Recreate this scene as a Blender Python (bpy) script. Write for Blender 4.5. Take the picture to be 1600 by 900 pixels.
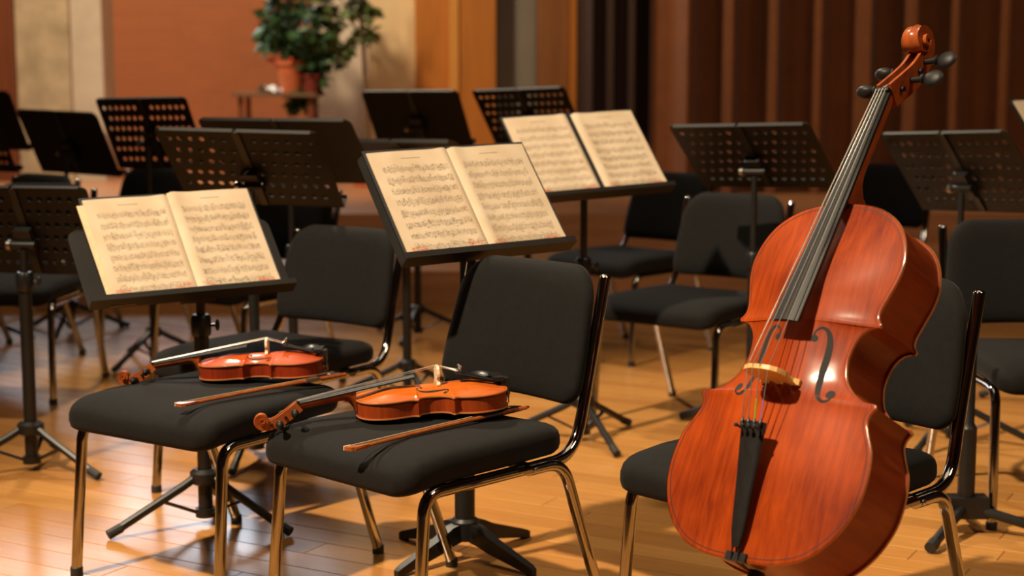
import bpy, bmesh, math, random
from mathutils import Vector, Matrix, Quaternion
random.seed(7)
PI = math.pi
for o in list(bpy.data.objects): bpy.data.objects.remove(o, do_unlink=True)
SC = bpy.context.scene
COL = SC.collection

# ------------------------------------------------------------------ camera
FPX, CAMH, PITCH = 2460.0, 1.259, 0.131
cam_d = bpy.data.cameras.new('camera'); cam = bpy.data.objects.new('camera', cam_d); COL.objects.link(cam)
cam_d.sensor_width = 36.0; cam_d.lens = FPX * 36.0 / 1600.0
cam.location = (0, 0, CAMH); cam.rotation_euler = (PI / 2 - PITCH, 0, 0)
cam_d.clip_start = 0.05; cam_d.clip_end = 100
cam_d.dof.use_dof = True; cam_d.dof.focus_distance = 3.4; cam_d.dof.aperture_fstop = 3.0
SC.camera = cam
# ------------------------------------------------------------------ world, lights, exposure
w = bpy.data.worlds.new('hall_air'); SC.world = w; w.use_nodes = True
w.node_tree.nodes['Background'].inputs[0].default_value = (1.0, 0.72, 0.46, 1)
w.node_tree.nodes['Background'].inputs[1].default_value = 0.035
def aim(o, t): o.rotation_euler = (Vector(t) - o.location).to_track_quat('-Z', 'Y').to_euler()
def spot(name, loc, tgt, power, col, size=1.0, blend=0.4, r=0.2):
    l = bpy.data.lights.new(name, 'SPOT'); l.energy = power; l.color = col; l.spot_size = size; l.spot_blend = blend; l.shadow_soft_size = r
    o = bpy.data.objects.new(name, l); COL.objects.link(o); o.location = loc; aim(o, tgt); return o
def area(name, loc, tgt, power, col, sx, sy):
    l = bpy.data.lights.new(name, 'AREA'); l.energy = power; l.color = col; l.shape = 'RECTANGLE'; l.size = sx; l.size_y = sy
    o = bpy.data.objects.new(name, l); COL.objects.link(o); o.location = loc; aim(o, tgt); return o
spot('stage_spotlight', (-3.9, 0.9, 7.4), (0.45, 3.7, 0.4), 6000, (1.0, 0.80, 0.55), 0.66, 0.5, 0.16)
spot('stage_spotlight', (-2.2, 9.5, 6.8), (-0.6, 4.6, 0.5), 1500, (1.0, 0.84, 0.62), 0.9, 0.6, 0.25)
area('high_window_light', (-3.3, 13.3, 2.8), (-1.2, 4.6, 0.0), 90, (0.78, 0.89, 1.0), 3.4, 1.1)
area('fill_light', (0.5, 4.5, 8.2), (0.5, 4.5, 0), 95, (1.0, 0.80, 0.55), 5.0, 5.0)  # added overhead soft fill, not a known fixture of the hall
spot('wall_wash_fill', (-3.2, 9.8, 6.0), (-2.2, 14.0, 1.7), 1500, (1.0, 0.80, 0.55), 1.25, 0.8, 0.3)  # added wash to brighten the brick and orange panels, no known fixture
spot('curtain_fill', (-2.2, 10.4, 5.0), (2.6, 12.2, 1.7), 620, (1.0, 0.76, 0.48), 1.0, 0.9, 0.2)  # unseen lamp added to lift the curtain and shade its folds
area('fill_light', (4.5, 0.5, 7.6), (0.8, 3.4, 0.8), 210, (1.0, 0.78, 0.52), 2.0, 2.0)  # added soft fill from right front for the cello's dark side
SC.view_settings.view_transform = 'Standard'; SC.view_settings.look = 'None'
SC.view_settings.exposure = 0.0; SC.view_settings.gamma = 1.0; SC.view_settings.use_curve_mapping = False

# ------------------------------------------------------------------ materials
MATS = {}
def newmat(name):
    m = bpy.data.materials.new(name); m.use_nodes = True; MATS[name] = m
    nt = m.node_tree; return m, nt, nt.nodes['Principled BSDF']
def N(nt, t, **kw):
    n = nt.nodes.new(t)
    for k, v in kw.items(): setattr(n, k, v)
    return n
def setin(n, **kw):
    for k, v in kw.items():
        k = k.replace('_', ' ')
        n.inputs[k].default_value = v
def c4(c): return (c[0], c[1], c[2], 1)
def plain(name, col, rough=0.5, metal=0.0, noise=0.0, nscale=20, bump=0.0, bscale=200, stretch=(1, 1, 1), **kw):
    m, nt, b = newmat(name)
    setin(b, Base_Color=c4(col), Roughness=rough, Metallic=metal)
    for k, v in kw.items(): b.inputs[k.replace('_', ' ')].default_value = v
    if noise or bump:
        tc = N(nt, 'ShaderNodeTexCoord'); mp = N(nt, 'ShaderNodeMapping'); mp.inputs['Scale'].default_value = stretch
        nt.links.new(tc.outputs['Object'], mp.inputs[0])
    if noise:
        nz = N(nt, 'ShaderNodeTexNoise'); setin(nz, Scale=nscale, Detail=5.0, Roughness=0.6); nt.links.new(mp.outputs[0], nz.inputs['Vector'])
        r = N(nt, 'ShaderNodeValToRGB'); r.color_ramp.elements[0].position = 0.3; r.color_ramp.elements[1].position = 0.7
        r.color_ramp.elements[0].color = c4([x * (1 - noise) for x in col]); r.color_ramp.elements[1].color = c4([min(1, x * (1 + noise)) for x in col])
        nt.links.new(nz.outputs['Fac'], r.inputs[0]); nt.links.new(r.outputs[0], b.inputs['Base Color'])
    if bump:
        nb = N(nt, 'ShaderNodeTexNoise'); setin(nb, Scale=bscale, Detail=2.0); nt.links.new(mp.outputs[0], nb.inputs['Vector'])
        bp = N(nt, 'ShaderNodeBump'); setin(bp, Strength=bump, Distance=0.002); nt.links.new(nb.outputs['Fac'], bp.inputs['Height']); nt.links.new(bp.outputs[0], b.inputs['Normal'])
    return m
plain('chrome', (0.44, 0.425, 0.41), 0.06, 1.0, noise=0.12, nscale=9)
plain('fabric', (0.0038, 0.0034, 0.0033), 0.85, Specular_IOR_Level=0.22, bump=0.35, bscale=900, noise=0.3, nscale=60, Sheen_Weight=0.035, Sheen_Roughness=0.4)
plain('black_paint', (0.008, 0.0078, 0.0075), 0.42, noise=0.25, nscale=15)
plain('black_plastic', (0.010, 0.010, 0.011), 0.35)
plain('desk_paint', (0.0065, 0.005, 0.004), 0.5, noise=0.3, nscale=8, Specular_IOR_Level=0.3)
plain('steel', (0.55, 0.53, 0.50), 0.28, 1.0)
plain('ebony', (0.010, 0.009, 0.009), 0.48, Specular_IOR_Level=0.22, noise=0.3, nscale=40, stretch=(3, .3, 3))
plain('silver_string', (0.82, 0.78, 0.72), 0.25, 0.9)
plain('bridge_wood', (0.62, 0.36, 0.12), 0.42, noise=0.2, nscale=80)
plain('pale_bridge', (0.74, 0.60, 0.40), 0.5, noise=0.15, nscale=120)
plain('purfling', (0.03, 0.010, 0.005), 0.4)
plain('hole_black', (0.004, 0.002, 0.0015), 0.8)
plain('bow_stick', (0.30, 0.075, 0.016), 0.25, noise=0.25, nscale=60, Coat_Weight=0.5)
plain('bow_hair', (0.62, 0.46, 0.26), 0.5)
plain('ivory', (0.75, 0.62, 0.42), 0.4)
plain('rubber', (0.012, 0.012, 0.012), 0.6)
plain('folder_black', (0.014, 0.015, 0.018), 0.45, bump=0.2, bscale=600)
plain('paper_edge', (0.60, 0.44, 0.27), 0.8, noise=0.12, nscale=60)
plain('green_thread', (0.10, 0.42, 0.06), 0.5)
plain('violet_thread', (0.20, 0.14, 0.45), 0.5)
def varnish(name, dark, light, gscale, rough=0.22, stretch=(1, .07, 1), blotch=4.0, flame=False):
    m, nt, b = newmat(name)
    tc = N(nt, 'ShaderNodeTexCoord'); mp = N(nt, 'ShaderNodeMapping'); mp.inputs['Scale'].default_value = stretch
    nt.links.new(tc.outputs['Object'], mp.inputs[0])
    g = N(nt, 'ShaderNodeTexNoise'); setin(g, Scale=gscale, Detail=4.0, Roughness=0.65); nt.links.new(mp.outputs[0], g.inputs['Vector'])
    n2 = N(nt, 'ShaderNodeTexNoise'); setin(n2, Scale=blotch, Detail=3.0); nt.links.new(tc.outputs['Object'], n2.inputs['Vector'])
    ad = N(nt, 'ShaderNodeMath', operation='MULTIPLY_ADD'); ad.inputs[1].default_value = 0.45; nt.links.new(g.outputs['Fac'], ad.inputs[0])
    ml = N(nt, 'ShaderNodeMath', operation='MULTIPLY'); ml.inputs[1].default_value = 0.6; nt.links.new(n2.outputs['Fac'], ml.inputs[0]); nt.links.new(ml.outputs[0], ad.inputs[2])
    r = N(nt, 'ShaderNodeValToRGB'); r.color_ramp.elements[0].position = 0.32; r.color_ramp.elements[1].position = 0.72
    r.color_ramp.elements[0].color = c4(dark); r.color_ramp.elements[1].color = c4(light)
    nt.links.new(ad.outputs[0], r.inputs[0]); nt.links.new(r.outputs[0], b.inputs['Base Color'])
    setin(b, Roughness=0.5, Coat_Weight=0.28, Coat_Roughness=rough * .85, Specular_IOR_Level=0.1)
    nb = N(nt, 'ShaderNodeBump'); setin(nb, Strength=0.04, Distance=0.001); nt.links.new(g.outputs['Fac'], nb.inputs['Height']); nt.links.new(nb.outputs[0], b.inputs['Normal'])
    return m
varnish('cello_top', (0.095, 0.007, 0.001), (0.36, 0.052, 0.003), 90, 0.16, blotch=5.5)
varnish('cello_rib', (0.10, 0.012, 0.003), (0.29, 0.055, 0.012), 60, 0.22, stretch=(.6, .6, .06))
varnish('cello_neck', (0.12, 0.018, 0.004), (0.36, 0.080, 0.014), 70, 0.2, blotch=14)
varnish('cello_edge', (0.32, 0.11, 0.035), (0.55, 0.24, 0.09), 60, 0.3)
varnish('violin_top', (0.30, 0.042, 0.004), (0.58, 0.14, 0.012), 180, 0.2)
varnish('violin_rib', (0.16, 0.018, 0.003), (0.36, 0.060, 0.010), 120, 0.2, stretch=(.7, .7, .1))
varnish('violin_red_top', (0.26, 0.026, 0.004), (0.52, 0.085, 0.012), 180, 0.18)
varnish('violin_red_rib', (0.12, 0.010, 0.003), (0.30, 0.035, 0.008), 120, 0.18, stretch=(.7, .7, .1))
varnish('violin_neck', (0.18, 0.034, 0.007), (0.42, 0.105, 0.022), 120, 0.22, blotch=25)

def page_material(name, red):
    m, nt, b = newmat(name)
    L = nt.links.new
    uv = N(nt, 'ShaderNodeUVMap'); sp = N(nt, 'ShaderNodeSeparateXYZ'); L(uv.outputs[0], sp.inputs[0])
    def M(op, a, b_=None, c_=None):
        n = N(nt, 'ShaderNodeMath', operation=op)
        for i, x in enumerate((a, b_, c_)):
            if x is None: continue
            if isinstance(x, (int, float)): n.inputs[i].default_value = x
            else: L(x, n.inputs[i])
        return n.outputs[0]
    def between(x, lo, hi): return M('MULTIPLY', M('GREATER_THAN', x, lo), M('LESS_THAN', x, hi))
    u, v = sp.outputs[0], sp.outputs[1]
    oi = N(nt, 'ShaderNodeObjectInfo')
    NS = 8
    t = M('MULTIPLY', M('SUBTRACT', v, 0.06), NS / 0.82)
    idx = M('FLOOR', t); fr = M('FRACT', t)
    inpage = M('MULTIPLY', between(u, 0.11, 0.91), between(v, 0.06, 0.88))
    g = M('MULTIPLY', M('SUBTRACT', fr, 0.30), 4 / 0.34)
    dist = M('ABSOLUTE', M('SUBTRACT', g, M('ROUND', g)))
    lines = M('MULTIPLY', M('LESS_THAN', dist, 0.16), between(g, -0.3, 4.3))
    def noise(sx, sy, seed):
        cx = N(nt, 'ShaderNodeCombineXYZ'); L(M('MULTIPLY', u, sx), cx.inputs[0]); L(M('MULTIPLY', v, sy), cx.inputs[1]); L(M('MULTIPLY_ADD', oi.outputs['Random'], 50.0, seed), cx.inputs[2])
        n = N(nt, 'ShaderNodeTexNoise'); setin(n, Scale=1.0, Detail=1.5); L(cx.outputs[0], n.inputs['Vector']); return n.outputs['Fac']
    wob = M('MULTIPLY', M('SUBTRACT', noise(14, 9, 0.0), 0.5), 0.9)
    h2 = M('ADD', fr, wob)
    heads = M('MULTIPLY', M('GREATER_THAN', noise(85, 130, 3.0), 0.60), between(h2, 0.20, 0.78))
    stems = M('MULTIPLY', M('GREATER_THAN', noise(150, 14, 7.0), 0.62), between(h2, 0.22, 0.80))
    beams = M('MULTIPLY', M('GREATER_THAN', noise(26, 150, 11.0), 0.66), between(h2, 0.16, 0.86))
    ink = M('MAXIMUM', M('MAXIMUM', M('MULTIPLY', lines, 0.42), M('MULTIPLY', stems, 0.55)), M('MAXIMUM', M('MULTIPLY', heads, 0.85), M('MULTIPLY', beams, 0.7)))
    ink = M('MULTIPLY', ink, inpage)
    title = M('MULTIPLY', M('MULTIPLY', between(u, 0.38, 0.62), between(v, 0.925, 0.931)), 0.7)
    ink = M('MAXIMUM', ink, title)
    base = N(nt, 'ShaderNodeValToRGB'); base.color_ramp.elements[0].position = .3; base.color_ramp.elements[1].position = .75
    base.color_ramp.elements[0].color = (0.475, 0.365, 0.25, 1); base.color_ramp.elements[1].color = (0.56, 0.455, 0.335, 1)
    L(noise(3, 4, 20.0), base.inputs[0])
    mx = N(nt, 'ShaderNodeMix', data_type='RGBA'); L(ink, mx.inputs[0]); L(base.outputs[0], mx.inputs[6]); mx.inputs[7].default_value = (0.055, 0.035, 0.022, 1)
    out = mx.outputs[2]
    if red:
        rm = M('MULTIPLY', M('GREATER_THAN', noise(9, 110, 31.0), 0.50), M('MULTIPLY', between(v, 0.02, 0.12), M('MAXIMUM', between(u, 0.06, 0.24), between(u, 0.74, 0.94))))
        m2 = N(nt, 'ShaderNodeMix', data_type='RGBA'); L(M('MULTIPLY', rm, 0.7), m2.inputs[0]); L(out, m2.inputs[6]); m2.inputs[7].default_value = (0.45, 0.09, 0.03, 1); out = m2.outputs[2]
    L(out, b.inputs['Base Color']); setin(b, Roughness=0.75, Specular_IOR_Level=0.25)
    return m
page_material('page_print', False); page_material('page_print_red', True)

# floor plank material: tone per plank, grain along local x
def plank_mat(name, cols, along='X', rough=0.2):
    m, nt, b = newmat(name); L = nt.links.new
    oi = N(nt, 'ShaderNodeObjectInfo'); ge = N(nt, 'ShaderNodeNewGeometry')
    ad = N(nt, 'ShaderNodeMath', operation='ADD'); L(oi.outputs['Random'], ad.inputs[0]); L(ge.outputs['Random Per Island'], ad.inputs[1])
    fr = N(nt, 'ShaderNodeMath', operation='FRACT'); L(ad.outputs[0], fr.inputs[0])
    r = N(nt, 'ShaderNodeValToRGB'); e = r.color_ramp.elements
    e[0].color = c4(cols[0]); e[1].color = c4(cols[-1]); 
    for i, c in enumerate(cols[1:-1]):
        x = e.new((i + 1) / (len(cols) - 1)); x.color = c4(c)
    L(fr.outputs[0], r.inputs[0])
    tc = N(nt, 'ShaderNodeTexCoord'); mp = N(nt, 'ShaderNodeMapping'); mp.inputs['Scale'].default_value = (0.6, 9, 9)
    L(tc.outputs['Object'], mp.inputs[0])
    ad2 = N(nt, 'ShaderNodeVectorMath', operation='ADD'); L(mp.outputs[0], ad2.inputs[0])
    cb = N(nt, 'ShaderNodeCombineXYZ'); ml = N(nt, 'ShaderNodeMath', operation='MULTIPLY'); ml.inputs[1].default_value = 40; L(fr.outputs[0], ml.inputs[0]); L(ml.outputs[0], cb.inputs[2]); L(cb.outputs[0], ad2.inputs[1])
    nz = N(nt, 'ShaderNodeTexNoise'); setin(nz, Scale=9.0, Detail=5.0, Roughness=0.62); L(ad2.outputs[0], nz.inputs['Vector'])
    mr = N(nt, 'ShaderNodeMapRange'); mr.inputs[3].default_value = 0.72; mr.inputs[4].default_value = 1.28; L(nz.outputs['Fac'], mr.inputs[0])
    vm = N(nt, 'ShaderNodeVectorMath', operation='SCALE'); L(r.outputs[0], vm.inputs[0]); L(mr.outputs[0], vm.inputs['Scale'])
    L(vm.outputs[0], b.inputs['Base Color'])
    n3 = N(nt, 'ShaderNodeTexNoise'); setin(n3, Scale=3.0, Detail=4.0); L(tc.outputs['Object'], n3.inputs['Vector'])
    m3 = N(nt, 'ShaderNodeMapRange'); m3.inputs[3].default_value = rough - 0.07; m3.inputs[4].default_value = rough + 0.12; L(n3.outputs['Fac'], m3.inputs[0]); L(m3.outputs[0], b.inputs['Roughness'])
    setin(b, Specular_IOR_Level=0.5)
    return m
plank_mat('floor_plank', [(0.36, 0.158, 0.040), (0.43, 0.198, 0.054), (0.47, 0.225, 0.062), (0.39, 0.172, 0.046), (0.44, 0.20, 0.050)])
plain('floor_gap', (0.10, 0.040, 0.014), 0.6)
plain('riser_wood', (0.46, 0.20, 0.085), 0.4, noise=0.2, nscale=5, stretch=(.3, 3, 3))
plain('limestone', (0.46, 0.35, 0.22), 0.9, noise=0.22, nscale=5, bump=0.5, bscale=40)
plain('limestone_smooth', (0.55, 0.45, 0.34), 0.85, noise=0.1, nscale=4)
plain('cream_plaster', (0.72, 0.52, 0.28), 0.85, noise=0.08, nscale=3)
plain('grey_plaster', (0.19, 0.16, 0.125), 0.85, noise=0.06, nscale=3)
plain('orange_wood', (0.46, 0.155, 0.022), 0.45, noise=0.14, nscale=4, stretch=(6, 6, .4))
plain('orange_wood_light', (0.62, 0.27, 0.055), 0.4, noise=0.1, nscale=4, stretch=(6, 6, .4))
plain('brown_wood', (0.25, 0.095, 0.028), 0.45, noise=0.16, nscale=4, stretch=(6, 6, .4))
plain('dark_wood', (0.17, 0.045, 0.014), 0.5, noise=0.2, nscale=4, stretch=(6, 6, .4))
plain('curtain_brown', (0.20, 0.062, 0.015), 0.9, noise=0.12, nscale=6, Sheen_Weight=0.1)
plain('curtain_black', (0.035, 0.014, 0.007), 0.95)
plain('dark_wall', (0.10, 0.055, 0.030), 0.85)
plain('terracotta', (0.55, 0.13, 0.04), 0.7, noise=0.15, nscale=10)
plain('dark_red_pot', (0.22, 0.035, 0.018), 0.6)
plain('soil', (0.03, 0.018, 0.01), 0.95)
plain('leaf', (0.035, 0.085, 0.028), 0.4, noise=0.5, nscale=7)
plain('leaf_light', (0.085, 0.12, 0.03), 0.45, noise=0.4, nscale=7)
plain('bark', (0.16, 0.085, 0.04), 0.85)
plain('flower_red', (0.62, 0.035, 0.012), 0.6)
plain('white_cloth', (0.72, 0.70, 0.68), 0.85)
# brick wall (too far and out of focus to pick single bricks apart)
m, nt, b = newmat('brick_wall')
tc = N(nt, 'ShaderNodeTexCoord'); mp = N(nt, 'ShaderNodeMapping'); mp.inputs['Rotation'].default_value = (PI / 2, 0, 0); nt.links.new(tc.outputs['Object'], mp.inputs[0])
bk = N(nt, 'ShaderNodeTexBrick'); setin(bk, Scale=1.0, Mortar_Size=0.006, Brick_Width=0.24, Row_Height=0.075)
bk.inputs['Color1'].default_value = (0.37, 0.115, 0.040, 1); bk.inputs['Color2'].default_value = (0.335, 0.106, 0.040, 1); bk.inputs['Mortar'].default_value = (0.33, 0.125, 0.052, 1)
nt.links.new(mp.outputs[0], bk.inputs['Vector']); nt.links.new(bk.outputs['Color'], b.inputs['Base Color']); setin(b, Roughness=0.9)

# ------------------------------------------------------------------ mesh helpers
class MB:
    def __init__(s): s.v = []; s.f = []; s.uv = None
    def add(s, vs, fs):
        o = len(s.v); s.v += [tuple(x) for x in vs]; s.f += [tuple(i + o for i in f) for f in fs]
    def box(s, x0, x1, y0, y1, z0, z1):
        vs = [(x, y, z) for z in (z0, z1) for y in (y0, y1) for x in (x0, x1)]
        s.add(vs, [(0, 2, 3, 1), (4, 5, 7, 6), (0, 1, 5, 4), (2, 6, 7, 3), (0, 4, 6, 2), (1, 3, 7, 5)]); return s
    def rings(s, R, cap0=True, cap1=True, closed=False):
        n = len(R[0]); o = len(s.v)
        for r in R: s.v += [tuple(p) for p in r]
        m = len(R)
        for i in range(m if closed else m - 1):
            a = o + i * n; c = o + ((i + 1) % m) * n
            for j in range(n):
                k = (j + 1) % n; s.f.append((a + j, a + k, c + k, c + j))
        if not closed:
            if cap0: s.f.append(tuple(o + j for j in reversed(range(n))))
            if cap1: s.f.append(tuple(o + (m - 1) * n + j for j in range(n)))
        return s
    def tube(s, pts, r, seg=10, sy=1.0, ref=None, caps=True):
        pts = [Vector(p) for p in pts]; n = len(pts)
        rr = r if isinstance(r, (list, tuple)) else [r] * n
        T = []
        for i in range(n):
            a = pts[max(i - 1, 0)]; b_ = pts[min(i + 1, n - 1)]; d = (b_ - a); T.append(d.normalized() if d.length > 1e-9 else Vector((0, 0, 1)))
        u = Vector(ref) if ref else (Vector((1, 0, 0)) if abs(T[0].x) < 0.8 else Vector((0, 1, 0)))
        R = []
        for i in range(n):
            u = (u - T[i] * u.dot(T[i])).normalized(); vv = T[i].cross(u)
            R.append([pts[i] + u * math.cos(2 * PI * k / seg) * rr[i] + vv * math.sin(2 * PI * k / seg) * rr[i] * sy for k in range(seg)])
        return s.rings(R, caps, caps)
    def prism(s, poly, axis, a, b_):
        def P(p, h):
            return {'x': (h, p[0], p[1]), 'y': (p[0], h, p[1]), 'z': (p[0], p[1], h)}[axis]
        return s.rings([[P(p, a) for p in poly], [P(p, b_) for p in poly]])
    def lathe(s, prof, c=(0, 0, 0), seg=16, axis='z'):
        R = []
        for r, h in prof:
            ring = []
            for k in range(seg):
                a = 2 * PI * k / seg; p = (r * math.cos(a), r * math.sin(a), h)
                if axis == 'x': p = (h, p[0], p[1])
                if axis == 'y': p = (p[1], h, p[0])
                ring.append((p[0] + c[0], p[1] + c[1], p[2] + c[2]))
            R.append(ring)
        return s.rings(R)
    def ell(s, c, rx, ry, rz, seg=14, n=8):
        R = []
        for i in range(n + 1):
            t = -PI / 2 + PI * i / n; cr = max(math.cos(t), 0.02)
            R.append([(c[0] + rx * cr * math.cos(2 * PI * k / seg), c[1] + ry * cr * math.sin(2 * PI * k / seg), c[2] + rz * math.sin(t)) for k in range(seg)])
        return s.rings(R)
    def mesh(s, name, smooth=35):
        me = bpy.data.meshes.new(name); me.from_pydata(s.v, [], s.f)
        bm = bmesh.new(); bm.from_mesh(me); bmesh.ops.recalc_face_normals(bm, faces=bm.faces); bm.to_mesh(me); bm.free()
        if smooth:
            me.polygons.foreach_set('use_smooth', [True] * len(me.polygons)); me.set_sharp_from_angle(angle=math.radians(smooth))
        if s.uv:
            ul = me.uv_layers.new(name='UVMap')
            for lp in me.loops: ul.data[lp.index].uv = s.uv[lp.vertex_index]
        me.update(); return me
def link(name, me, mat, parent=None, mtx=None):
    o = bpy.data.objects.new(name, me); COL.objects.link(o)
    if mat and not me.materials: me.materials.append(MATS[mat])
    if parent: o.parent = parent
    if mtx is not None: o.matrix_basis = mtx
    return o
def obj(name, mb, mat, parent=None, mtx=None, smooth=35): return link(name, mb.mesh(name, smooth), mat, parent, mtx)
def tag(o, label, cat, group=None):
    o['label'] = label; o['category'] = cat
    if group: o['group'] = group
    return o
def thing(name, label, cat, loc=(0, 0, 0), rz=0, group=None):
    o = bpy.data.objects.new(name, None); COL.objects.link(o); o.empty_display_size = 0.1
    o.location = loc; o.rotation_euler = (0, 0, rz); return tag(o, label, cat, group)
def struct(name, mb, mat, parent=None, smooth=35):
    o = obj(name, mb, mat, parent, smooth=smooth)
    if parent is None: o['kind'] = 'structure'
    return o
def dup(root, label, loc, rz, scale=(1, 1, 1), skip=()):
    r = root.copy(); COL.objects.link(r); r.location = loc; r.rotation_euler = (0, 0, rz); r.scale = scale; r['label'] = label
    for ch in list(root.children):
        if ch.name.split('.')[0] in skip: continue
        c = ch.copy(); COL.objects.link(c); c.parent = r
        for g in list(ch.children):
            d = g.copy(); COL.objects.link(d); d.parent = c
    return r
def fillet(pts, r, n=6):
    pts = [Vector(p) for p in pts]; out = [pts[0]]
    for i in range(1, len(pts) - 1):
        a, b_, c = pts[i - 1], pts[i], pts[i + 1]
        d = min(r, (b_ - a).length * .49, (c - b_).length * .49)
        p0 = b_ + (a - b_).normalized() * d; p1 = b_ + (c - b_).normalized() * d
        for k in range(n + 1):
            t = k / n; out.append(p0 * (1 - t) ** 2 + b_ * 2 * t * (1 - t) + p1 * t * t)
    out.append(pts[-1]); return out
def catmull(P, n=5):
    out = []
    for i in range(len(P) - 1):
        p0 = P[max(i - 1, 0)]; p1 = P[i]; p2 = P[i + 1]; p3 = P[min(i + 2, len(P) - 1)]
        for k in range(n):
            t = k / n
            out.append(tuple(0.5 * (2 * b_ + (c - a) * t + (2 * a - 5 * b_ + 4 * c - d) * t * t + (3 * b_ - a - 3 * c + d) * t ** 3) for a, b_, c, d in zip(p0, p1, p2, p3)))
    out.append(tuple(P[-1])); return out
def rrect(x0, x1, y0, y1, rs, n=7, sub=5):
    # radii order: (x1,y0) (x1,y1) (x0,y1) (x0,y0)
    C = [(x1, y0, -PI / 2), (x1, y1, 0), (x0, y1, PI / 2), (x0, y0, PI)]
    pts = []
    for (cx, cy, a0), r in zip(C, rs):
        ox = cx - math.copysign(r, cx - (x0 + x1) / 2); oy = cy - math.copysign(r, cy - (y0 + y1) / 2)
        for k in range(n + 1):
            a = a0 + PI / 2 * k / n; pts.append((ox + r * math.cos(a), oy + r * math.sin(a)))
    out = []
    for i, p in enumerate(pts):
        q = pts[(i + 1) % len(pts)]; out.append(p)
        if math.hypot(q[0] - p[0], q[1] - p[1]) > 0.06:
            for k in range(1, sub): out.append((p[0] + (q[0] - p[0]) * k / sub, p[1] + (q[1] - p[1]) * k / sub))
    return out
def unproj(u, v, z=None, d=None):
    a = (u - 800) / FPX; b_ = (v - 450) / FPX
    D = Vector((a, math.cos(PITCH) - b_ * math.sin(PITCH), -math.sin(PITCH) - b_ * math.cos(PITCH)))
    t = (z - CAMH) / D.z if z is not None else d / D.y
    return Vector((0, 0, CAMH)) + D * t

# ------------------------------------------------------------------ the hall: floor, risers, walls
floor = struct('floor', MB().box(-10, 10, -7, 8.9, -0.06, -0.014), 'floor_gap', smooth=0)
PA = math.atan2(0.488, -0.873); ax = Vector((math.cos(PA), math.sin(PA), 0)); ay = Vector((-math.sin(PA), math.cos(PA), 0))
PW = 0.105
def plank_mb(Lh, mb=None, m=None):
    h = PW / 2 - 0.0009; e = 0.0012
    R = [[(x, y, z) for x, y in ((-Lh + i, -h + i), (Lh - i, -h + i), (Lh - i, h - i), (-Lh + i, h - i))] for i, z in ((0, -0.014), (0, -e), (e, 0.0))]
    if m: R = [[m @ Vector(p) for p in r] for r in R]
    mb = mb or MB(); mb.rings(R, cap0=False); return mb
LENS = (0.55, 0.7, 0.85, 1.0)
pm = [plank_mb(l - 0.0009).mesh('plank', 0) for l in LENS]
cand = []
r2 = random.Random(3)
for i in range(-110, 111):
    y = i * PW; x = -11 + r2.random() * 1.5
    while x < 11:
        k = r2.randrange(4); L_ = LENS[k]; c = ax * (x + L_) + ay * y; x += 2 * L_
        if -7.5 < c.x < 7.5 and 1.0 < c.y < 8.85 and abs(c.x) < 1.5 + 0.5 * c.y: cand.append((c, k))
def vis(c):
    u = abs(c.x) / max(c.y, .1); return max(c.y, 2.6) + max(0, u - 0.36) * 14 + (6 if c.y < 2.4 else 0)
cand.sort(key=lambda t: vis(t[0]))
rest = MB(); rot = Matrix.Rotation(PA, 4, 'Z')
for n_, (c, k) in enumerate(cand):
    M_ = Matrix.Translation(c) @ rot
    if n_ < 260: link('plank', pm[k], 'floor_plank', floor, M_)
    elif c.y < 8.4: plank_mb(LENS[k] - 0.0009, rest, M_)
ro = obj('plank_field', rest, 'floor_plank', floor, smooth=0); ro['kind'] = 'stuff'

struct('floor_riser', MB().box(-10, 10, 8.75, 16, -0.06, 0.20).box(-10, 10, 10.2, 16, 0.2, 0.40), 'riser_wood', smooth=0)
D0 = 14.0; K = D0 / FPX
def X(u): return (u - 800) * K * 1.005
struct('wall_back', MB().box(-12, X(905), D0, D0 + 0.3, 0.4, 6.5), 'brick_wall', smooth=0)
struct('wall_recess', MB().box(X(497), X(590), D0 - 0.10, D0 - 0.002, 0.4, 6.5), 'limestone_smooth', smooth=0)
struct('trim_1', MB().box(X(-500), X(61), D0 - 0.5, D0 - 0.002, 0.4, 6.5).box(X(-60), X(20), D0 - 0.56, D0 - 0.5, 0.4, 6.5), 'dark_wood', smooth=0)
struct('trim_2', MB().box(X(62), X(141), D0 - 0.45, D0 - 0.002, 0.4, 6.5), 'limestone', smooth=0)
struct('trim_3', MB().box(X(142), X(188), D0 - 0.40, D0 - 0.002, 0.4, 6.5), 'limestone_smooth', smooth=0)
struct('trim_4', MB().box(X(586), X(656), D0 - 0.45, D0 - 0.002, 0.4, 6.5), 'cream_plaster', smooth=0)
struct('trim_5', MB().box(X(657), X(707), D0 - 0.55, D0 - 0.002, 0.4, 6.5).box(X(722), X(776), D0 - 0.6, D0 - 0.002, 0.4, 6.5), 'orange_wood', smooth=0)
struct('trim_6', MB().box(X(707.5), X(721.5), D0 - 0.62, D0 - 0.002, 0.4, 6.5), 'orange_wood_light', smooth=0)
struct('trim_7', MB().box(X(777), X(836), D0 - 0.4, D0 - 0.002, 0.4, 6.5), 'grey_plaster', smooth=0)
struct('trim_8', MB().box(X(837), X(884), D0 - 0.55, D0 - 0.002, 0.4, 6.5), 'brown_wood', smooth=0)
struct('trim_9', MB().box(X(885), X(902), D0 - 0.62, D0 - 0.002, 0.4, 6.5), 'orange_wood', smooth=0)
struct('wall_back_right', MB().box(X(905), 12, D0 + 0.3, D0 + 0.5, 0.4, 6.5), 'curtain_black', smooth=0)
struct('wall_left', MB().box(-10.3, -10, -7, 16, 0, 8.6), 'dark_wall', smooth=0)
struct('wall_right', MB().box(10, 10.3, -7, 16, 0, 8.6), 'dark_wall', smooth=0)
struct('wall_front', MB().box(-10.3, 10.3, -7.3, -7, 0, 8.6), 'dark_wall', smooth=0)
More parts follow.
